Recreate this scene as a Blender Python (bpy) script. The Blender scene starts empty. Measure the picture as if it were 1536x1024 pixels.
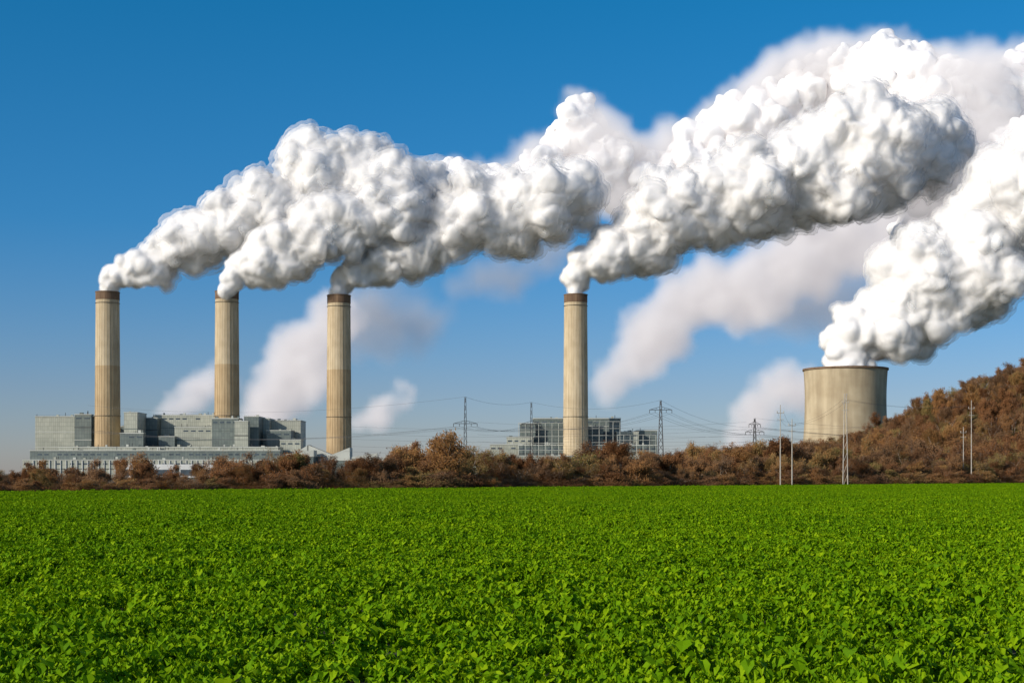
import bpy, bmesh, math, random
import numpy as np
from mathutils import Vector, noise
random.seed(7); rng=np.random.default_rng(7)
scene=bpy.context.scene
F=2133.0; CAMH=2.7; HZ=712.0
def SX(px,D): return (px-768)/F*D
def SZ(py,D): return CAMH+(HZ-py)/F*D

# ---------------------------------------------------------------- materials
def newmat(name):
    m=bpy.data.materials.new(name); m.use_nodes=True
    nt=m.node_tree; nt.nodes.clear()
    out=nt.nodes.new('ShaderNodeOutputMaterial')
    return m,nt,out
def N(nt,t,**kw):
    n=nt.nodes.new(t)
    for k,v in kw.items(): setattr(n,k,v)
    return n
def ramp(nt,fac,stops):
    r=nt.nodes.new('ShaderNodeValToRGB')
    el=r.color_ramp.elements
    while len(el)<len(stops): el.new(0.5)
    for e,(p,c) in zip(el,stops):
        e.position=p; e.color=(c[0],c[1],c[2],1)
    nt.links.new(fac,r.inputs[0]); return r.outputs[0]
def simple(name,col,rough=0.7,var=0.25,scale=0.2,metal=0.0,stretch=(1,1,1)):
    m,nt,out=newmat(name)
    b=N(nt,'ShaderNodeBsdfPrincipled'); b.inputs['Roughness'].default_value=rough; b.inputs['Metallic'].default_value=metal
    tc=N(nt,'ShaderNodeTexCoord'); mp=N(nt,'ShaderNodeMapping'); mp.inputs['Scale'].default_value=stretch
    no=N(nt,'ShaderNodeTexNoise'); no.inputs['Scale'].default_value=scale; no.inputs['Detail'].default_value=6
    nt.links.new(tc.outputs['Object'],mp.inputs[0]); nt.links.new(mp.outputs[0],no.inputs['Vector'])
    lo=tuple(c*(1-var) for c in col); hi=tuple(min(1,c*(1+var)) for c in col)
    c=ramp(nt,no.outputs[0],[(0.3,lo),(0.7,hi)])
    nt.links.new(c,b.inputs['Base Color']); nt.links.new(b.outputs[0],out.inputs[0])
    return m
def sss_mat(name,col,scale):
    m,nt,out=newmat(name)
    p=N(nt,'ShaderNodeSubsurfaceScattering'); p.inputs[0].default_value=(*col,1); p.inputs['Scale'].default_value=scale; p.inputs['Radius'].default_value=(1,1,1)
    nt.links.new(p.outputs[0],out.inputs[0]); return m
def veil_mat(name,col,a):
    m,nt,out=newmat(name)
    d=N(nt,'ShaderNodeBsdfDiffuse'); d.inputs[0].default_value=(*col,1); tl=N(nt,'ShaderNodeBsdfTranslucent'); tl.inputs[0].default_value=(*col,1)
    m1=N(nt,'ShaderNodeMixShader'); m1.inputs[0].default_value=.3
    nt.links.new(d.outputs[0],m1.inputs[1]); nt.links.new(tl.outputs[0],m1.inputs[2])
    t=N(nt,'ShaderNodeBsdfTransparent'); mx=N(nt,'ShaderNodeMixShader'); mx.inputs[0].default_value=a
    nt.links.new(t.outputs[0],mx.inputs[1]); nt.links.new(m1.outputs[0],mx.inputs[2]); nt.links.new(mx.outputs[0],out.inputs[0])
    return m
def glow_fog_mat(name,dens,emi,ecol):
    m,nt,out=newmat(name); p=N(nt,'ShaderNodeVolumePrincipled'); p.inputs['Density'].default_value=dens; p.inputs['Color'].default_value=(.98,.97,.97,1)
    if emi:  # added glow by density, stands in for light scattered many times in steam
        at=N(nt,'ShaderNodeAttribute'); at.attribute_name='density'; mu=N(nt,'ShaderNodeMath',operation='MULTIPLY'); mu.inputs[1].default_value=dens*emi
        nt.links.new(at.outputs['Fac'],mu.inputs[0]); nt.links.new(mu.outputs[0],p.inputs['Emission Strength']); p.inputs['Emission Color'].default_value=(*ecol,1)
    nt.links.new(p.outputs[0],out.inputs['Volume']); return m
WH=(0.985,0.975,0.965)
M_core=sss_mat('steam_dense',WH,16)
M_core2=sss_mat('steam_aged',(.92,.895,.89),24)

# ---------------------------------------------------------------- helpers
def mesh_obj(name,verts,faces,mats,parent=None,matidx=None,smooth=False,link=True):
    me=bpy.data.meshes.new(name); me.from_pydata([tuple(v) for v in verts],[],faces)
    for m in (mats if isinstance(mats,(list,tuple)) else [mats]): me.materials.append(m)
    if matidx is not None: me.polygons.foreach_set('material_index',matidx)
    if smooth: me.polygons.foreach_set('use_smooth',[True]*len(me.polygons))
    me.update()
    o=bpy.data.objects.new(name,me)
    if link: scene.collection.objects.link(o)
    if parent: o.parent=parent
    return o
def empty(name,loc=(0,0,0)):
    e=bpy.data.objects.new(name,None); e.location=loc; scene.collection.objects.link(e); return e
class B:
    def __init__(s): s.v=[];s.f=[];s.m=[]
    def box(s,x0,x1,y0,y1,z0,z1,m=0): s.wedge(x0,x1,y0,y1,z0,z1,z1,m)
    def wedge(s,x0,x1,y0,y1,z0,za,zb,m=0):
        k=len(s.v)
        s.v+=[(x0,y0,z0),(x1,y0,z0),(x1,y1,z0),(x0,y1,z0),(x0,y0,za),(x1,y0,zb),(x1,y1,zb),(x0,y1,za)]
        for q in ((0,3,2,1),(4,5,6,7),(0,1,5,4),(1,2,6,5),(2,3,7,6),(3,0,4,7)):
            s.f.append(tuple(k+i for i in q)); s.m.append(m)
    def beam(s,a,b,r,m=0,n=4,r2=None):
        a=Vector(a);b=Vector(b);d=(b-a)
        if d.length<1e-6:return
        d.normalize(); u=d.orthogonal().normalized(); w=d.cross(u); k=len(s.v)
        r2=r if r2 is None else r2
        for c,rr in ((a,r),(b,r2)):
            for i in range(n):
                t=2*math.pi*i/n+math.pi/4; s.v.append(tuple(c+u*math.cos(t)*rr+w*math.sin(t)*rr))
        for i in range(n):
            j=(i+1)%n; s.f.append((k+i,k+j,k+n+j,k+n+i)); s.m.append(m)
    def lathe(s,cx,cy,prof,seg=64,m=0,mfn=None):
        k=len(s.v)
        for r,z in prof:
            for i in range(seg):
                t=2*math.pi*i/seg; s.v.append((cx+r*math.cos(t),cy+r*math.sin(t),z))
        for j in range(len(prof)-1):
            for i in range(seg):
                i2=(i+1)%seg
                s.f.append((k+j*seg+i,k+j*seg+i2,k+(j+1)*seg+i2,k+(j+1)*seg+i)); s.m.append(mfn(j) if mfn else m)
    def obj(s,name,mats,parent=None,smooth=False,link=True):
        return mesh_obj(name,s.v,s.f,mats,parent,s.m,smooth,link)
def instancer(name,pts,rots,scl,idx,coll):
    me=bpy.data.meshes.new(name); me.from_pydata([tuple(p) for p in pts],[],[])
    a=me.attributes.new('rot','FLOAT_VECTOR','POINT'); a.data.foreach_set('vector',np.asarray(rots,dtype=np.float32).reshape(-1))
    a=me.attributes.new('scl','FLOAT_VECTOR','POINT'); a.data.foreach_set('vector',np.asarray(scl,dtype=np.float32).reshape(-1))
    a=me.attributes.new('idx','INT','POINT'); a.data.foreach_set('value',np.asarray(idx,dtype=np.int32))
    o=bpy.data.objects.new(name,me); scene.collection.objects.link(o)
    ng=bpy.data.node_groups.new(name+'_nodes','GeometryNodeTree')
    ng.interface.new_socket('Geometry',in_out='INPUT',socket_type='NodeSocketGeometry')
    ng.interface.new_socket('Geometry',in_out='OUTPUT',socket_type='NodeSocketGeometry')
    gi=ng.nodes.new('NodeGroupInput'); go=ng.nodes.new('NodeGroupOutput')
    ip=ng.nodes.new('GeometryNodeInstanceOnPoints'); ci=ng.nodes.new('GeometryNodeCollectionInfo')
    ci.inputs['Collection'].default_value=coll; ci.inputs['Separate Children'].default_value=True; ci.inputs['Reset Children'].default_value=True
    def na(n,t):
        x=ng.nodes.new('GeometryNodeInputNamedAttribute'); x.data_type=t; x.inputs['Name'].default_value=n; return x.outputs['Attribute']
    e=ng.nodes.new('FunctionNodeEulerToRotation')
    L=ng.links.new
    L(gi.outputs[0],ip.inputs['Points']); L(ci.outputs[0],ip.inputs['Instance']); ip.inputs['Pick Instance'].default_value=True
    L(na('idx','INT'),ip.inputs['Instance Index']); L(na('rot','FLOAT_VECTOR'),e.inputs[0]); L(e.outputs[0],ip.inputs['Rotation'])
    L(na('scl','FLOAT_VECTOR'),ip.inputs['Scale']); L(ip.outputs[0],go.inputs[0])
    md=o.modifiers.new('scatter','NODES'); md.node_group=ng
    return o

# ---------------------------------------------------------------- camera, sun, sky
cam=bpy.data.cameras.new('camera'); co=bpy.data.objects.new('camera',cam); scene.collection.objects.link(co)
co.location=(0,0,CAMH); co.rotation_euler=(math.radians(90),0,0)
cam.sensor_width=36; cam.lens=50; cam.shift_y=(HZ-512)/1536; cam.clip_end=60000; cam.clip_start=0.1
scene.camera=co
S=Vector((-0.78,-0.54,0.44)).normalized()
sun=bpy.data.lights.new('sun','SUN'); sun.energy=4.4; sun.angle=math.radians(0.5); sun.color=(1,0.92,0.81)
so=bpy.data.objects.new('sun',sun); scene.collection.objects.link(so); so.rotation_euler=(-S).to_track_quat('-Z','Y').to_euler()
w=bpy.data.worlds.new('World'); scene.world=w; w.use_nodes=True
nt=w.node_tree; nt.nodes.clear()
sky=nt.nodes.new('ShaderNodeTexSky'); sky.sky_type='NISHITA'; sky.sun_disc=False
sky.sun_elevation=math.asin(S.z); sky.sun_rotation=math.atan2(S.x,S.y)%(2*math.pi)
sky.altitude=0; sky.air_density=1.0; sky.dust_density=0.3; sky.ozone_density=3.0
tcw=nt.nodes.new('ShaderNodeTexCoord'); sp=nt.nodes.new('ShaderNodeSeparateXYZ'); nt.links.new(tcw.outputs['Generated'],sp.inputs[0])
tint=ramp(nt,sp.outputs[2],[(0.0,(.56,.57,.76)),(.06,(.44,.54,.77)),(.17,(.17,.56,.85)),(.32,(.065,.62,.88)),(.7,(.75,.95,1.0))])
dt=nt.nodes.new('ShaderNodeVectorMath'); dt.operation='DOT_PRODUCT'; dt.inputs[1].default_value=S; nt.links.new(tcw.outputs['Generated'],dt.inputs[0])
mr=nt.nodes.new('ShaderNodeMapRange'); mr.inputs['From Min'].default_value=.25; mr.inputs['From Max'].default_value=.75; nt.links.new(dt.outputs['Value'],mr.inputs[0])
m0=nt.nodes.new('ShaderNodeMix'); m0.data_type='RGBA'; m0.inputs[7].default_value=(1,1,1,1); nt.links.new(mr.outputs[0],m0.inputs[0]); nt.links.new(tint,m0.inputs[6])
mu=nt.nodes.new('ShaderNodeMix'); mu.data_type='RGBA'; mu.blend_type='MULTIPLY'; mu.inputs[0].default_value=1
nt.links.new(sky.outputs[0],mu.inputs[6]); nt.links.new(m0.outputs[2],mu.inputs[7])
bg=nt.nodes.new('ShaderNodeBackground'); bg.inputs[1].default_value=0.12
wo=nt.nodes.new('ShaderNodeOutputWorld')
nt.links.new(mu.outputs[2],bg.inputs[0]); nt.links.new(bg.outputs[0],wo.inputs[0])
scene.view_settings.view_transform='Standard'; scene.view_settings.look='None'; scene.view_settings.exposure=0

# ---------------------------------------------------------------- ground
M_ground=simple('ground_soil',(0.05,0.05,0.022),0.95,0.35,0.15)
mesh_obj('ground',[(-20000,-300,0),(20000,-300,0),(20000,30000,0),(-20000,30000,0)],[(0,1,2,3)],M_ground)

# ---------------------------------------------------------------- crop field
m,nt,out=newmat('crop_leaf')
geo=N(nt,'ShaderNodeNewGeometry')
n1=N(nt,'ShaderNodeTexNoise'); n1.inputs['Scale'].default_value=0.1; n1.inputs['Detail'].default_value=4
nt.links.new(geo.outputs['Position'],n1.inputs['Vector'])
mixv=N(nt,'ShaderNodeMath',operation='MULTIPLY_ADD'); mixv.inputs[1].default_value=0.5
nt.links.new(geo.outputs['Random Per Island'],mixv.inputs[0])
mm=N(nt,'ShaderNodeMath',operation='MULTIPLY'); mm.inputs[1].default_value=0.6
nt.links.new(n1.outputs[0],mm.inputs[0]); nt.links.new(mm.outputs[0],mixv.inputs[2])
c=ramp(nt,mixv.outputs[0],[(0.15,(0.055,0.15,0.002)),(0.5,(0.15,0.30,0.002)),(0.85,(0.30,0.44,0.004))])
d=N(nt,'ShaderNodeBsdfPrincipled'); d.inputs['Roughness'].default_value=0.65; d.inputs['Specular IOR Level'].default_value=0.06
t=N(nt,'ShaderNodeBsdfTranslucent'); mx=N(nt,'ShaderNodeMixShader'); mx.inputs[0].default_value=0.28
nt.links.new(c,d.inputs['Base Color']); nt.links.new(c,t.inputs[0]); nt.links.new(d.outputs[0],mx.inputs[1]); nt.links.new(t.outputs[0],mx.inputs[2]); nt.links.new(mx.outputs[0],out.inputs[0])
M_leaf=m
crop_coll=bpy.data.collections.new('crop_patches')
PS=4.0
for vi in range(4):
    V=[];Fc=[]
    for i in range(360):
        x,y=random.uniform(-PS/2-.05,PS/2+.05),random.uniform(-PS/2-.05,PS/2+.05)
        nz=noise.noise(Vector((x*1.7+vi*9,y*1.7,0)))
        nz2=noise.noise(Vector((x*4.5+vi*9,y*4.5,5)))
        if nz2<-.12 and random.random()<.8: continue
        hgt=max(.05,0.20+0.28*nz+0.22*nz2+random.uniform(-.03,.05))
        sc=random.uniform(0.65,1.25)*(1+0.4*nz)
        for l in range(16):
            az=random.uniform(0,2*math.pi); ln=random.uniform(.06,.15)*sc; wd=ln*random.uniform(.42,.65)
            up=random.uniform(0.0,1.4)
            dx,dy=math.cos(az),math.sin(az); tx,ty=-dy,dx
            r0=random.uniform(0,.07); zb=max(0.01,hgt*random.uniform(.35,1.0))
            k=len(V); cz=math.cos(up*.6)
            def pt(s,side,zz): 
                curve=up*s-1.1*s*s
                V.append((x+dx*(r0+ln*s*cz)+tx*side*wd,y+dy*(r0+ln*s*cz)+ty*side*wd,zb+ln*curve+zz+random.uniform(-.02,.02)))
            pt(0,0,0)
            for s,wf in ((.35,.75),(.7,1.0)):
                pt(s,-wf*random.uniform(.5,1.2),.03); pt(s,0,0); pt(s,wf*random.uniform(.5,1.2),.03)
            pt(1.0,random.uniform(-.4,.4),0)
            Fc+=[(k,k+2,k+1),(k,k+3,k+2),(k+1,k+2,k+5,k+4),(k+2,k+3,k+6,k+5),(k+4,k+5,k+7),(k+5,k+6,k+7)]
    o=mesh_obj('crop_patch_%d'%vi,V,Fc,M_leaf,link=False); crop_coll.objects.link(o)
def edge_y(x): return max(130,205+(x+74)*0.92)
pts=[];rots=[];scl=[];idx=[]
yy=9.0
while yy<460:
    half=0.36*yy*1.12+10
    xx=-half
    while xx<half:
        if yy<edge_y(xx):
            pts.append((xx+random.uniform(-.3,.3),yy+random.uniform(-.3,.3),0.004+0.05*noise.noise(Vector((xx*.05,yy*.05,0)))))
            rots.append((0,0,random.randrange(4)*math.pi/2+random.uniform(-.06,.06)))
            s=1.05; scl.append((s,s,s*random.uniform(.9,1.15))); idx.append(random.randrange(4))
        xx+=PS
    yy+=PS
instancer('crop_field',pts,rots,scl,idx,crop_coll)

# ---------------------------------------------------------------- trees
def brown_mat(name,stops):
    m,nt,out=newmat(name)
    geo=N(nt,'ShaderNodeNewGeometry'); oi=N(nt,'ShaderNodeObjectInfo')
    a=N(nt,'ShaderNodeMath',operation='MULTIPLY'); a.inputs[1].default_value=.8; nt.links.new(oi.outputs['Random'],a.inputs[0])
    b=N(nt,'ShaderNodeMath',operation='MULTIPLY_ADD'); b.inputs[1].default_value=.2
    nt.links.new(geo.outputs['Random Per Island'],b.inputs[0]); nt.links.new(a.outputs[0],b.inputs[2])
    c=ramp(nt,b.outputs[0],stops)
    d=N(nt,'ShaderNodeBsdfDiffuse'); t=N(nt,'ShaderNodeBsdfTranslucent'); mx=N(nt,'ShaderNodeMixShader'); mx.inputs[0].default_value=.35
    nt.links.new(c,d.inputs[0]); nt.links.new(c,t.inputs[0]); nt.links.new(d.outputs[0],mx.inputs[1]); nt.links.new(t.outputs[0],mx.inputs[2]); nt.links.new(mx.outputs[0],out.inputs[0])
    return m
M_brown=brown_mat('russet_twigs',[(0.0,(0.14,0.08,0.048)),(0.25,(0.29,0.135,0.055)),(.5,(0.24,0.15,0.085)),(.7,(0.38,0.185,0.065)),(.86,(.33,.22,.09)),(1.0,(0.17,0.19,0.05))])
M_bark=simple('bark',(0.26,0.20,0.15),0.9,0.3,2)
def make_tree(name,h,spread,seed,nleaf,stems=1,leaf=0.3,bushy=0.0):
    random.seed(seed); b=B(); tips=[]
    def br(p,d,L,r,dep):
        q=p+d*L; b.beam(p,q,r,1,4,r*.65)
        if dep>=1: tips.append((p+q)/2)
        if dep>=4: tips.append(q); return
        for k in range(random.choice((2,3,3)) if dep<3 else 3):
            nd=(d+Vector((random.gauss(0,1),random.gauss(0,1),random.gauss(.1,.6)))*0.5).normalized()
            br(p.lerp(q,random.uniform(.45,1)),nd,L*random.uniform(.55,.9),r*.6,dep+1)
    for s in range(stems):
        a=random.uniform(0,6.28); d=Vector((math.cos(a)*spread*.4,math.sin(a)*spread*.4,1)).normalized()
        br(Vector((math.cos(a)*.4*(stems-1),math.sin(a)*.4*(stems-1),0)),d,h*.27,h*.018,0)
    zmax=max(t.z for t in tips); rm=sorted(math.hypot(t.x,t.y) for t in tips)[int(len(tips)*.97)]
    sz=h/zmax; sr=h*spread/rm
    b.v=[(x*sr,y*sr,z*sz) for x,y,z in b.v]
    cl=[(Vector((t.x*sr,t.y*sr,t.z*sz)),h*.045) for t in tips]
    for i in range(int(len(tips)*bushy)):
        a=random.uniform(0,6.28); r=h*spread*math.sqrt(random.random())
        cl.append((Vector((math.cos(a)*r,math.sin(a)*r,random.uniform(.03,.45)*h)),h*.07))
    per=max(1,nleaf/len(cl))
    for c,sg in cl:
        dens=random.uniform(.1,1.9)
        for i in range(int(per*dens)):
            p=c+Vector((random.gauss(0,1),random.gauss(0,1),random.gauss(0,.9)))*sg
            if p.z<.05: p.z=.05
            u=Vector((random.gauss(0,1),random.gauss(0,1),random.gauss(.5,1.1))).normalized(); v=u.orthogonal().normalized()
            s=leaf*random.uniform(.4,1.3); k=len(b.v)
            b.v+=[tuple(p-u*s),tuple(p+v*s*.2),tuple(p+u*s),tuple(p-v*s*.2)]
            b.f.append((k,k+1,k+2,k+3)); b.m.append(0)
    return b.obj(name,[M_brown,M_bark],link=False)
tree_coll=bpy.data.collections.new('bare_trees')
specs=[(7,.40,1,.26,.15,8500),(7,.5,3,.26,.5,8500),(7,.33,2,.24,.2,8000),(7,.6,4,.28,.9,8500),(7,.45,2,.26,.4,8500),(7,.28,1,.24,.1,6000),(7,.38,1,.2,0,3600),(7,.30,1,.2,0,2400),(7,.42,2,.2,0,3600)]
for i,(h,sp_,st,lf,bu,nl) in enumerate(specs):
    tree_coll.objects.link(make_tree('tree_%d'%i,h,sp_,100+i,nl,st,lf,bu))
random.seed(11)
prof=[(-400,4.6),(0,4.5),(150,5.0),(210,6.0),(250,4.9),(400,7.2),(500,6.2),(590,8.0),(630,11.0),(670,9.4),(700,7.0),(720,8.6),(800,6.8),(900,9.4),(1000,7.2),(1150,7.4),(1250,8.5),(1600,9),(2000,9)]
pp=[a for a,b in prof]; ph=[b for a,b in prof]
pts=[];rots=[];scl=[];idx=[]
x=-130.
while x<190:
    e=edge_y(x)
    for row,(dy,hf) in enumerate(((1.5,.3),(3.5,.45),(7,.7),(13,.95),(21,1.0),(32,.95))):
        if row>1 and random.random()<.15: continue
        xx=x+random.uniform(-1.4,1.4); y=e+dy+random.uniform(-1,1)*min(4,dy*.4)
        hh=np.interp(xx/y*F+768,pp,ph)*hf*random.uniform(.6,1.14)
        s=hh/7; pts.append((xx,y,-.05)); rots.append((random.uniform(-.06,.06),random.uniform(-.06,.06),random.uniform(0,6.28)))
        wd=s*random.uniform(.9,1.4)*(1.9 if row<2 else 1); scl.append((wd,wd,s)); idx.append(random.choice((1,3)) if row<2 else random.randrange(9))
    x+=2.5
instancer('hedgerow_trees',pts,rots,scl,idx,tree_coll)

# ---------------------------------------------------------------- hill with woodland
hp=[(60,0),(85,.5),(110,2),(130,4),(165,10),(180,15),(200,26),(215,32),(240,42),(290,55),(450,70),(900,80)]
hx=[a for a,b in hp]; hh_=[b for a,b in hp]
def hill_z(x,y):
    f=min(1,max(0,(y-420-0.15*x)/190)); f=f*f*(3-2*f)
    bk=min(1,max(0,(1150-y)/350)); bk=bk*bk*(3-2*bk)
    h=float(np.interp(x,hx,hh_))
    return (h+2.5*noise.noise(Vector((x*.025,y*.025,1)))*min(1,h/12))*f*bk
gx=np.linspace(40,900,110); gy=np.linspace(425,1200,70)
V=[(x,y,hill_z(x,y)+0.004-(0.3 if (i in(0,109) or j in (0,69)) else 0)) for j,y in enumerate(gy) for i,x in enumerate(gx)]
Fc=[(j*110+i,j*110+i+1,(j+1)*110+i+1,(j+1)*110+i) for j in range(69) for i in range(109)]
m,nt,out=newmat('hill_grass')
b_=N(nt,'ShaderNodeBsdfDiffuse'); tc=N(nt,'ShaderNodeTexCoord'); n=N(nt,'ShaderNodeTexNoise'); n.inputs['Scale'].default_value=.03; n.inputs['Detail'].default_value=6
nt.links.new(tc.outputs['Object'],n.inputs['Vector']); c=ramp(nt,n.outputs[0],[(.35,(.10,.06,.03)),(.55,(.09,.075,.03)),(.7,(.07,.12,.02))]); nt.links.new(c,b_.inputs[0]); nt.links.new(b_.outputs[0],out.inputs[0])
mesh_obj('hill',V,Fc,m,smooth=True)
pts=[];rots=[];scl=[];idx=[]
for k in range(1700):
    y=random.uniform(425,760); x=random.uniform(60,0.36*y+60)
    z=hill_z(x,y)
    if z<0.3 and y>560: continue
    nn=noise.noise(Vector((x*.03,y*.03,7)))
    if nn>.38: continue
    s=random.choice((random.uniform(.6,1.0),random.uniform(1.2,2.0),random.uniform(1.2,1.8)))
    pts.append((x,y,z-.2)); rots.append((0,0,random.uniform(0,6.28))); q=random.uniform(.8,1.1); scl.append((s*q,s*q,s)); idx.append(random.choice((0,1,2,4,5,6,7,8,6,7,8)))
instancer('hillside_woodland',pts,rots,scl,idx,tree_coll)

# ---------------------------------------------------------------- chimneys
def concrete(name,stops,vert=0.5):
    m,nt,out=newmat(name)
    b=N(nt,'ShaderNodeBsdfPrincipled'); b.inputs['Roughness'].default_value=.85; b.inputs['Specular IOR Level'].default_value=.2
    tc=N(nt,'ShaderNodeTexCoord'); mp=N(nt,'ShaderNodeMapping'); mp.inputs['Scale'].default_value=(1,1,.08)
    n=N(nt,'ShaderNodeTexNoise'); n.inputs['Scale'].default_value=vert; n.inputs['Detail'].default_value=8
    nt.links.new(tc.outputs['Object'],mp.inputs[0]); nt.links.new(mp.outputs[0],n.inputs['Vector'])
    c=ramp(nt,n.outputs[0],stops)
    n2=N(nt,'ShaderNodeTexNoise'); n2.inputs['Scale'].default_value=.05; n2.inputs['Detail'].default_value=5
    nt.links.new(tc.outputs['Object'],n2.inputs['Vector'])
    mx=N(nt,'ShaderNodeMix',data_type='RGBA',blend_type='MULTIPLY'); mx.inputs[0].default_value=1
    g=ramp(nt,n2.outputs[0],[(.35,(.80,.77,.74)),(.65,(1,1,1))])
    nt.links.new(c,mx.inputs[6]); nt.links.new(g,mx.inputs[7]); nt.links.new(mx.outputs[2],b.inputs['Base Color']); nt.links.new(b.outputs[0],out.inputs[0])
    return m
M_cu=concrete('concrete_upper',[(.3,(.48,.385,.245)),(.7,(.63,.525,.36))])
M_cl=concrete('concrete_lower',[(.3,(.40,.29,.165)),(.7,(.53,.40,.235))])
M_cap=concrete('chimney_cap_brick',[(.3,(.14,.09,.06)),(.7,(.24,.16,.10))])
M_dark=simple('dark_steel',(.05,.05,.05),.6,.2,1)
def chimney(px,ytop,split):
    D=1600; cx=SX(px,D); cy=D; H=SZ(ytop,D); R=12.7; Rb=14.2
    e=empty('chimney',(cx,cy,0))
    hs=SZ(split,D) if split else 5
    rad=lambda z:Rb+(R-Rb)*z/H
    b=B()
    pr=[(rad(0),0),(rad(hs),hs)]+[(rad(z),z) for z in np.linspace(hs+20,H-9,6)]
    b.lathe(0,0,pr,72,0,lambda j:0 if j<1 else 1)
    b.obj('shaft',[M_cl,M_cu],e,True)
    b=B(); b.lathe(0,0,[(R+.05,H-9.2),(R+.5,H-9),(R+.5,H-.8),(R+.9,H-.8),(R+.9,H),(R-1,H),(R-1,H-12),(0.1,H-12)],72)
    b.obj('cap',[M_cap],e)
    b=B()
    for k in range(28):
        a=2*math.pi*k/28; c,s=math.cos(a),math.sin(a)
        rm=rad(hs)
        b.beam((c*(Rb+.02),s*(Rb+.02),0),(c*(rm+.02),s*(rm+.02),hs),.22,0)
        b.beam((c*(rm+.02),s*(rm+.02),hs),(c*(R+.02),s*(R+.02),H-9.3),.22,1)
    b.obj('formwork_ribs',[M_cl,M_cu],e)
    b=B()
    for zz in (H*.33,H-13):
        r=rad(zz); b.lathe(0,0,[(r,zz),(r+.8,zz),(r+.8,zz+.3),(r,zz+.3)],48)
    b.beam((R*.97+.8,-R*.35,0),(R*.88+.8,-R*.3,H-9),.3)
    b.obj('platforms_and_ladder',[M_dark],e)
chimney(161.5,438,549); chimney(340.5,437,547); chimney(508.5,443,555); chimney(863.5,442,None)

# ---------------------------------------------------------------- cooling tower
D=1500; H=SZ(553,D); tcx=SX(1268,D)
M_ct=concrete('cooling_tower_concrete',[(.3,(.36,.29,.19)),(.7,(.55,.46,.31))],.12)
e=empty('cooling_tower',(tcx,D,0))
def ctr(z):
    t=(z/H-.72); return 42.0*math.sqrt(1+.55*t*t) if t<0 else 42.0+1.6*t*t*12
b=B(); zs=np.linspace(9,H-2,26)
b.lathe(0,0,[(ctr(z),z) for z in zs],96)
b.obj('shell',[M_ct],e,True)
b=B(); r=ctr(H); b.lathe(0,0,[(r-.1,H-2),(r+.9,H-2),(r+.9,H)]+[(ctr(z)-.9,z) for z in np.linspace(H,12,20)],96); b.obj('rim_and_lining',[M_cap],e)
b=B()
for k in range(48):
    a=2*math.pi*k/48; a2=a+math.pi/48; a0=a-math.pi/48; rb=ctr(0)+1; rt=ctr(9)
    for q in (a2,a0): b.beam((rb*math.cos(a),rb*math.sin(a),0),(rt*math.cos(q),rt*math.sin(q),9.3),.45)
b.obj('base_columns',[M_ct],e)

# ---------------------------------------------------------------- power station buildings
def cladding(name,c1,c2,bw=2.4):
    m,nt,out=newmat(name)
    b=N(nt,'ShaderNodeBsdfPrincipled'); b.inputs['Roughness'].default_value=.5
    tc=N(nt,'ShaderNodeTexCoord'); sp=N(nt,'ShaderNodeSeparateXYZ'); ad=N(nt,'ShaderNodeMath',operation='ADD'); cb=N(nt,'ShaderNodeCombineXYZ')
    nt.links.new(tc.outputs['Object'],sp.inputs[0]); nt.links.new(sp.outputs[0],ad.inputs[0]); nt.links.new(sp.outputs[1],ad.inputs[1]); nt.links.new(ad.outputs[0],cb.inputs[0]); nt.links.new(sp.outputs[2],cb.inputs[1])
    br=N(nt,'ShaderNodeTexBrick'); br.inputs['Scale'].default_value=1; br.inputs['Brick Width'].default_value=bw; br.inputs['Row Height'].default_value=4.5
    br.inputs['Mortar Size'].default_value=.12; br.inputs['Color1'].default_value=(*c1,1); br.inputs['Color2'].default_value=(*c2,1); br.inputs['Mortar'].default_value=(*[x*.55 for x in c1],1); br.offset=0
    nt.links.new(cb.outputs[0],br.inputs['Vector'])
    n=N(nt,'ShaderNodeTexNoise'); n.inputs['Scale'].default_value=.06; n.inputs['Detail'].default_value=6; nt.links.new(tc.outputs['Object'],n.inputs['Vector'])
    mx=N(nt,'ShaderNodeMix',data_type='RGBA',blend_type='MULTIPLY'); mx.inputs[0].default_value=1
    g=ramp(nt,n.outputs[0],[(.3,(.75,.76,.76)),(.7,(1,1,1))])
    nt.links.new(br.outputs[0],mx.inputs[6]); nt.links.new(g,mx.inputs[7]); nt.links.new(mx.outputs[2],b.inputs['Base Color']); nt.links.new(b.outputs[0],out.inputs[0])
    return m
M_clad=cladding('pale_cladding',(.38,.39,.32),(.46,.465,.38))
M_clad2=cladding('grey_cladding',(.13,.16,.15),(.175,.205,.185),3.1)
M_roof=simple('roof_felt',(.46,.47,.42),.8,.15,.05)
M_glass=simple('window_strip',(.06,.08,.10),.2,.3,.1)
M_white=simple('white_panels',(.62,.62,.60),.6,.1,.1)
MB=[M_clad,M_clad2,M_roof,M_glass,M_white,M_dark]
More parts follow.
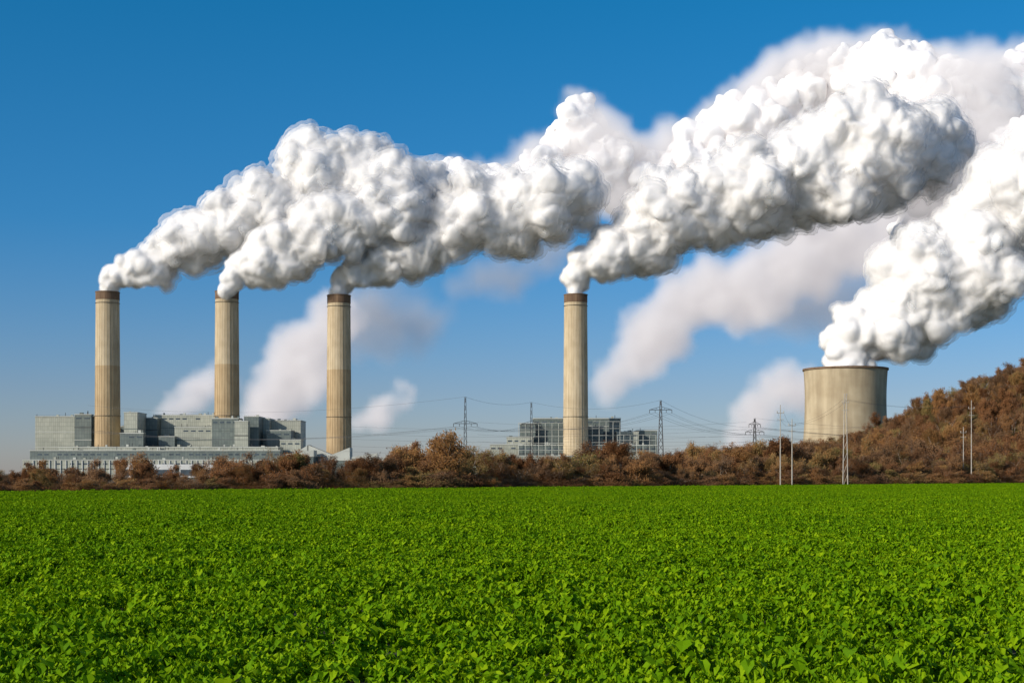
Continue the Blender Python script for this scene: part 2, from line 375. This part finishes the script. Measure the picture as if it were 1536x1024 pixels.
def block(b,p0,p1,top,D,dep,m=0,bands=0,wins=0,bot=0,roofkit=True):
    x0,x1=SX(p0,D),SX(p1,D); z1=SZ(top,D); z0=0
    b.box(x0,x1,D,D+dep,z0,z1,m)
    b.box(x0-.4,x1+.4,D-.4,D+dep+.4,z1+.003,z1+.9,2)
    for k in range(bands):
        z=z1-(k+1)*(z1-z0)/(bands+1.0); b.box(x0-.25,x1+.25,D-.3,D-.003,z-.35,z+.35,random.choice((1,5,2)))
    nx=max(1,int((x1-x0)/7))
    for k in range(wins):
        zc=z1-3-(k)*(z1-max(z0,8)-4)/max(1,wins)
        for i in range(nx):
            if random.random()<.75:
                xa=x0+(i+.18)*(x1-x0)/nx; xb=x0+(i+.82)*(x1-x0)/nx
                b.box(xa,xb,D-.15,D-.002,zc-1.6,zc,3)
    if roofkit:
        for i in range(int((x1-x0)/9)+1):
            if random.random()<.6:
                xa=random.uniform(x0,x1-2); w_=random.uniform(1.5,4); yb=D+random.uniform(2,max(3,dep-4)); hh=random.uniform(1.0,3)
                b.box(xa,xa+w_,yb,yb+w_,z1+.91,z1+.9+hh,random.choice((1,2,0)))
            if random.random()<.35:
                xa=random.uniform(x0,x1); b.beam((xa,D+3,z1+.9),(xa,D+3,z1+random.uniform(3,5)),.3,5)
    b.box(x0,x1,D-.1,D+.02,z1+1.6,z1+1.75,5)
e=empty('power_station_building')
b=B()
block(b,53,146,625,1626,50,0,3,0)
block(b,112,137,622,1618,7,1,4,1)
block(b,146,190,640,1640,40,1,3,0)
block(b,186,206,619,1570,40,0,3,0)
block(b,180,215,650,1560,9,1,2,1)
block(b,206,236,627,1606,40,1,4,0)  # dark cladding here puts the shade on this block into its colour
block(b,232,332,623,1622,50,0,4,1)
block(b,262,318,641,1590,30,0,3,1)
block(b,238,262,655,1580,30,1,2,0)
block(b,318,358,628,1570,24,1,4,1)
block(b,352,372,632,1552,12,0,3,0)
block(b,366,388,625,1572,40,1,4,0)
block(b,384,404,628,1600,40,0,3,0)
block(b,402,451,631,1612,40,0,4,0)
block(b,400,436,646,1580,30,1,3,1)
block(b,420,451,660,1570,20,0,2,1)
b.obj('boiler_houses',MB,e)
b=B()
block(b,88,418,671,1536,30,0,2,1)
block(b,45,420,676,1526,9.5,1,2,2)
block(b,34,450,690,1512,13,0,1,1)
for i in range(46):
    x=SX(50,1512)+i*5.8; b.box(x,x+.5,1511,1511.9,0,SZ(690,1512)-.1,4)
for a_,c_ in ((184,214),(232,262),(270,322),(338,350)):
    b.box(SX(a_,1505),SX(c_,1505),1503,1510,0,SZ(696,1505),4)
    b.box(SX(a_,1505)+1,SX(c_,1505)-1,1502.7,1502.99,2,SZ(704,1505),3)
b.obj('turbine_hall',MB,e)
b=B()
for a_,c_,ya,yb_,D_ in ((430,462,688,668,1560),(462,500,668,684,1560),(480,524,690,672,1540),(415,470,684,676,1530)):
    b.wedge(SX(a_,D_),SX(c_,D_),D_,D_+25,0,SZ(ya,D_),SZ(yb_,D_),1)
    b.wedge(SX(a_,D_)-.5,SX(c_,D_)+.5,D_-.6,D_+25.6,SZ(max(ya,yb_),D_)-.5,SZ(ya,D_)+.8,SZ(yb_,D_)+.8,2)
for px in (161.5,340.5):
    x=SX(px,1600); b.box(x-6,x+6,1575,1587,12,24,1); b.box(x-5,x+5,1583,1590,0,12,5)
b.obj('annexes_and_ducts',MB,e)
e=empty('boiler_house_building')
b=B()
block(b,800,845,628,1650,40,1,7,3)
block(b,780,803,636,1640,40,1,6,2)
block(b,760,800,656,1625,30,0,4,2)
block(b,735,785,667,1610,20,0,2,1)
block(b,778,850,668,1600,8,1,3,2)
block(b,879,931,628,1645,40,1,7,3)
block(b,872,905,640,1620,18,1,6,1)
block(b,925,958,648,1630,40,0,5,2)
block(b,955,986,646,1640,40,1,5,2)
block(b,880,985,668,1600,20,1,3,2)
block(b,700,1000,684,1570,25,0,1,1)
for p0,p1,top in ((778,848,634),(878,930,632),(926,984,652)):
    D_=1596; x0,x1=SX(p0,D_),SX(p1,D_); z1=SZ(top,D_); n=max(2,int((x1-x0)/7))
    for i in range(n+1):
        x=x0+(x1-x0)*i/n; b.beam((x,D_,0),(x,D_,z1),.28,2)
    for k in range(1,9):
        z=z1*k/8; b.beam((x0,D_-.4,z),(x1,D_-.4,z),.25,2)
b.obj('boiler_blocks',MB,e)
e=empty('coal_conveyor_gallery')
b=B()
for a_,c_,ya,yb_ in ((528,566,686,680),(566,618,692,664),(640,700,676,690)):
    D_=1500; x0,x1=SX(a_,D_),SX(c_,D_); za,zb=SZ(ya,D_),SZ(yb_,D_)
    b.wedge(x0,x1,D_,D_+6,min(za,zb)-4,za,zb,0); b.wedge(x0-.3,x1+.3,D_-.4,D_+6.4,min(za,zb)-1,za+.6,zb+.6,2)
    for i in range(6):
        x=x0+(x1-x0)*i/5; b.beam((x,D_+3,0),(x,D_+3,min(za,zb)),.4,5)
block(b,526,640,690,1520,20,4,1,1)
b.obj('galleries',MB,e)
e=empty('warehouse')
b=B()
block(b,1008,1060,684,1560,25,0,1,1); block(b,1040,1100,676,1600,25,4,1,1); block(b,1095,1150,672,1590,20,1,2,1); block(b,1150,1200,668,1540,15,0,1,1); block(b,960,1010,690,1540,15,4,1,0)
b.obj('sheds',MB,e)

# ---------------------------------------------------------------- pylons, poles, wires
def pylon(px,ytop,D,arms,base=1.9,armw=6.0):
    H=SZ(ytop,D); x=SX(px,D); e=empty('electricity_pylon',(x,D,0)); b=B()
    n=11; lv=[H*i/n for i in range(n+1)]
    hw=lambda z: base*(1-z/H)**.9+.28
    cs=((-1,-1),(1,-1),(1,1),(-1,1))
    for i in range(n):
        a,c=lv[i],lv[i+1]
        for k in range(4):
            s=cs[k]; s2=cs[(k+1)%4]
            b.beam((s[0]*hw(a),s[1]*hw(a),a),(s[0]*hw(c),s[1]*hw(c),c),.12)
            b.beam((s[0]*hw(a),s[1]*hw(a),a),(s2[0]*hw(c),s2[1]*hw(c),c),.06)
            b.beam((s2[0]*hw(a),s2[1]*hw(a),a),(s[0]*hw(c),s[1]*hw(c),c),.06)
    b.obj('lattice_tower',[M_dark],e)
    b=B(); tips=[]
    for fz,wf in arms:
        z=H*fz; L=armw*wf
        for s in (-1,1):
            b.beam((0,-.3,z),(s*L,0,z),.13); b.beam((0,.3,z),(s*L,0,z),.13); b.beam((0,0,z+1.6),(s*L,0,z),.1)
            for q in (.35,.7): b.beam((s*L*q,0,z),(s*L*q,0,z+1.6*(1-q)),.07)
            b.beam((s*L,0,z),(s*L,0,z-1.6),.14); tips.append((x+s*L,D,z-1.6))
            b.beam((s*L*.5,0,z),(s*L*.5,0,z-1.4),.12); tips.append((x+s*L*.5,D,z-1.4))
    b.obj('crossarms',[M_dark],e); tips.append((x,D,H))
    return tips
P=[pylon(698,595,720,((.68,1),),.7),pylon(797,603,760,((.72,.9),),.7),pylon(991,600,700,((.88,1.0),),1.4,5.5),pylon(1132,627,740,((.78,.8),(.9,.5)),1.1)]
M_polem=simple('weathered_pole',(.42,.38,.32),.8,.2,1)
def pole(px,ytop,D,double=False):
    z0=hill_z(SX(px,D),D); H=SZ(ytop,D); x=SX(px,D); e=empty('utility_pole',(x,D,0)); b=B()
    if double:
        for s in (-.6,.6): b.beam((s,0,z0-.5),(s*.4,0,H),.15,0,6,.09)
        for k in range(8):
            z=z0+(H-z0)*k/8; z2=z0+(H-z0)*(k+1)/8; b.beam((-.5,0,z),(.5,0,z2),.05)
    else: b.beam((0,0,z0-.5),(0,0,H),.16,0,8,.09)
    b.obj('mast',[M_polem],e); b=B()
    for f in (.9,.82): b.beam((-.8,0,z0+(H-z0)*f),(.8,0,z0+(H-z0)*f),.07)
    for s in (-.75,0,.75): b.beam((s,0,z0+(H-z0)*.9),(s,0,z0+(H-z0)*.9+.5),.08)
    b.obj('crossarms',[M_polem],e); return (x,D,H)
Q=[pole(1170.5,607,327),pole(1188,628,330),pole(1268,590,345,True),pole(1457,600,392),pole(1445,640,398)]
b=B()
def wire(a,c,sag,r=.05):
    a=Vector(a);c=Vector(c);pv=a
    for i in range(1,15):
        t=i/14; p=a.lerp(c,t); p.z-=sag*4*t*(1-t); b.beam(pv,p,r,0,3); pv=p
def far(tips,dx,dy,dz=0): return [(t[0]+dx,t[1]+dy,t[2]+dz) for t in tips]
west=far(P[0],-230,130,2)
for A,C,sg in ((west,P[0],6),(P[0],P[1],2.5),(P[1],P[2],4),(P[2],P[3],3),(P[3],far(P[3],180,40,0),5)):
    for a,c in zip(A,C): wire(a,c,sg)
for z in (16,19,23,26,30):
    wire((-95,800,z),(130,790,z+2),3)
    wire((-20,820,z+3),(190,760,z-2),2.5)
for a,c in ((Q[0],Q[1]),(Q[1],Q[2]),(Q[2],Q[3]),(Q[3],Q[4])):
    for s in (-.7,.7): wire((a[0]+s,a[1],a[2]-1.5),(c[0]+s,c[1],c[2]-1.5),1.2,.02)
b.obj('overhead_power_lines',[M_dark])
# ---------------------------------------------------------------- steam plumes
bm=bmesh.new(); bmesh.ops.create_icosphere(bm,subdivisions=2,radius=1)
IV=np.array([v.co[:] for v in bm.verts]); IF=np.array([[v.index for v in f.verts] for f in bm.faces]); bm.free()
def unit(n): 
    v=rng.normal(size=(n,3)); return v/np.linalg.norm(v,axis=1,keepdims=True)
def spheres(path,D,l1=16,jit=.14,step=.45,rs=1.0):
    P=[]
    for p in path:
        dd=D+(p[3] if len(p)>3 else 0); P.append((SX(p[0],dd),dd,SZ(p[1],dd),p[2]*dd/F*rs))
    P=np.array(P)
    out=[]
    for i in range(len(P)-1):
        L=np.linalg.norm(P[i+1,:3]-P[i,:3]); n=max(1,int(L/(step*(P[i,3]+P[i+1,3])/2)))
        for j in range(n): out.append(P[i]+(P[i+1]-P[i])*j/n)
    out.append(P[-1])
    L0=[];L1=[]
    for q in out:
        R=q[3]; cc=q[:3]+rng.normal(size=3)*R*jit; R0=R*rng.uniform(.68,.85)
        L0.append((*cc,R0))
        for d in unit(l1):
            r1=R0*rng.uniform(.18,.5); L1.append((*(cc+d*(R0*1.0-r1*.3)),r1))
    return np.vstack([L0,L1])
def remeshed(A,vox,it):
    V=(IV[None]*A[:,None,3:4]+A[:,None,:3]).reshape(-1,3)
    Fx=(IF[None]+(np.arange(len(A))*len(IV))[:,None,None]).reshape(-1,3)
    tmp=mesh_obj('tmp',V,[tuple(f) for f in Fx.tolist()],M_core)
    md=tmp.modifiers.new('r','REMESH'); md.mode='VOXEL'; md.voxel_size=vox
    ms=tmp.modifiers.new('s','SMOOTH'); ms.factor=.5; ms.iterations=it
    dg=bpy.context.evaluated_depsgraph_get(); me=bpy.data.meshes.new_from_object(tmp.evaluated_get(dg))
    bpy.data.objects.remove(tmp); return me
def layer(A,start,off,vox,amps,mat,nm,parent,k=1.0,it=4):
    A2=A.copy(); da=np.clip(np.linalg.norm(A[:,:3]-start,axis=1)/110,.25,1)
    A2[:,3]=A[:,3]+off*k*da
    me=remeshed(A2,vox*k,it)
    n=len(me.vertices); g=np.empty(n*3,np.float32); me.vertices.foreach_get('co',g); co_=g.reshape(-1,3).astype(float)
    g=np.empty(n*3,np.float32); me.vertices.foreach_get('normal',g); nr=g.reshape(-1,3).astype(float)
    att=np.clip(np.linalg.norm(co_-start,axis=1)/100,.3,1)
    f=noise.voronoi; nv=noise.noise_vector
    wl=co_/(20*k); wv=np.array([nv(Vector(p)) for p in wl.tolist()]); disp=np.zeros(n)
    for sc,am in amps:
        wp=co_/(sc*k)+wv*(.6 if sc>9 else .9)
        dd=np.array([f(Vector(p),distance_metric='DISTANCE')[0][0] for p in (wp+3.7).tolist()])
        disp+=am*sc*k*(.32-dd*dd)*1.3*att
    c2=co_+nr*disp[:,None]
    me.vertices.foreach_set('co',c2.reshape(-1).astype(np.float32)); me.update()
    me.polygons.foreach_set('use_smooth',[True]*len(me.polygons)); me.materials.clear(); me.materials.append(mat); me.name=nm
    o=bpy.data.objects.new(nm,me); scene.collection.objects.link(o)
    if parent: o.parent=parent
    return o
V1=veil_mat('steam_veil_inner',WH,.42); V2=veil_mat('steam_veil_middle',WH,.30); V3=veil_mat('steam_veil_outer',WH,.17)
AF=((34,.36),(16,.36),(8,.24))
def plume(path,D,l1=18):
    A=spheres(path,D,l1); start=np.array([SX(path[0][0],D),D,SZ(path[0][1],D)]); e=empty('steam_plume')
    layer(A,start,0,1.6,AF,M_core,'billows',e,it=5)
    for off,mat,nm in ((2.2,V1,'veil_inner'),(5.2,V2,'veil_middle'),(9.0,V3,'veil_outer')):
        layer(A,start,off,2.0,AF[:3],mat,nm,e,it=5)
def to_fog(o,vs,band,mat):
    ng=bpy.data.node_groups.new('fog','GeometryNodeTree')
    ng.interface.new_socket('Geometry',in_out='INPUT',socket_type='NodeSocketGeometry'); ng.interface.new_socket('Geometry',in_out='OUTPUT',socket_type='NodeSocketGeometry')
    gi=ng.nodes.new('NodeGroupInput'); go=ng.nodes.new('NodeGroupOutput'); mv=ng.nodes.new('GeometryNodeMeshToVolume'); mv.resolution_mode='VOXEL_SIZE'
    mv.inputs['Voxel Size'].default_value=vs; mv.inputs['Interior Band Width'].default_value=band; mv.inputs['Density'].default_value=1
    sm=ng.nodes.new('GeometryNodeSetMaterial'); sm.inputs['Material'].default_value=mat
    ng.links.new(gi.outputs[0],mv.inputs['Mesh']); ng.links.new(mv.outputs[0],sm.inputs[0]); ng.links.new(sm.outputs[0],go.inputs[0])
    md=o.modifiers.new('vapour','NODES'); md.node_group=ng
plume([(162,434,13),(172,416,20),(203,404,27),(240,396,32),(275,376,38),(310,358,46),(350,343,50),(395,325,60),(440,303,66),(490,278,66),(540,280,66),(600,285,64),(650,290,58)],1640)
plume([(341,434,13),(352,415,20),(380,395,30),(410,382,42),(445,366,50),(485,350,56),(530,335,58),(575,320,56),(620,310,48)],1585)
plume([(508,438,13),(518,418,22),(550,402,32),(585,386,40),(625,362,50),(665,342,60),(710,332,66),(760,322,66),(810,310,60),(850,290,52)],1600)
plume([(863,436,13),(868,412,22),(895,394,36),(930,374,48),(970,354,60),(1015,334,70),(1060,318,72),(1110,300,78),(1160,286,78),(1210,274,80),(1260,258,88),(1310,240,92),(1360,228,84,30),(1405,222,60,60)],1600)
plume([(1268,548,38),(1275,522,44),(1300,500,56),(1330,480,68),(1365,452,80),(1400,430,92),(1440,400,94),(1490,380,96),(1550,340,100),(1620,300,105)],1500)
AB=((44,.36),(20,.34),(10,.22))
F_aged=glow_fog_mat('steam_aged_fog_glow',.05,.40,(1,.95,.96)); F_thin=glow_fog_mat('steam_thin_fog_glow',.05,.31,(1,.94,.96)); F_grey=glow_fog_mat('vapour_grey_glow',.016,.07,(.9,.85,1))  # background steam brightened by its own emission, weakest in the grey vapour
def cloud(path,D,cs,hull_off,band,fog,vs,l1=14,jit=.14):
    start=np.array([SX(path[0][0],D),D,SZ(path[0][1],D)]); k=max(1,D/1900); e=empty('steam_cloud')
    if cs is not None:
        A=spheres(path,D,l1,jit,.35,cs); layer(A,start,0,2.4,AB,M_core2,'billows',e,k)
    A=spheres(path,D,l1,jit)
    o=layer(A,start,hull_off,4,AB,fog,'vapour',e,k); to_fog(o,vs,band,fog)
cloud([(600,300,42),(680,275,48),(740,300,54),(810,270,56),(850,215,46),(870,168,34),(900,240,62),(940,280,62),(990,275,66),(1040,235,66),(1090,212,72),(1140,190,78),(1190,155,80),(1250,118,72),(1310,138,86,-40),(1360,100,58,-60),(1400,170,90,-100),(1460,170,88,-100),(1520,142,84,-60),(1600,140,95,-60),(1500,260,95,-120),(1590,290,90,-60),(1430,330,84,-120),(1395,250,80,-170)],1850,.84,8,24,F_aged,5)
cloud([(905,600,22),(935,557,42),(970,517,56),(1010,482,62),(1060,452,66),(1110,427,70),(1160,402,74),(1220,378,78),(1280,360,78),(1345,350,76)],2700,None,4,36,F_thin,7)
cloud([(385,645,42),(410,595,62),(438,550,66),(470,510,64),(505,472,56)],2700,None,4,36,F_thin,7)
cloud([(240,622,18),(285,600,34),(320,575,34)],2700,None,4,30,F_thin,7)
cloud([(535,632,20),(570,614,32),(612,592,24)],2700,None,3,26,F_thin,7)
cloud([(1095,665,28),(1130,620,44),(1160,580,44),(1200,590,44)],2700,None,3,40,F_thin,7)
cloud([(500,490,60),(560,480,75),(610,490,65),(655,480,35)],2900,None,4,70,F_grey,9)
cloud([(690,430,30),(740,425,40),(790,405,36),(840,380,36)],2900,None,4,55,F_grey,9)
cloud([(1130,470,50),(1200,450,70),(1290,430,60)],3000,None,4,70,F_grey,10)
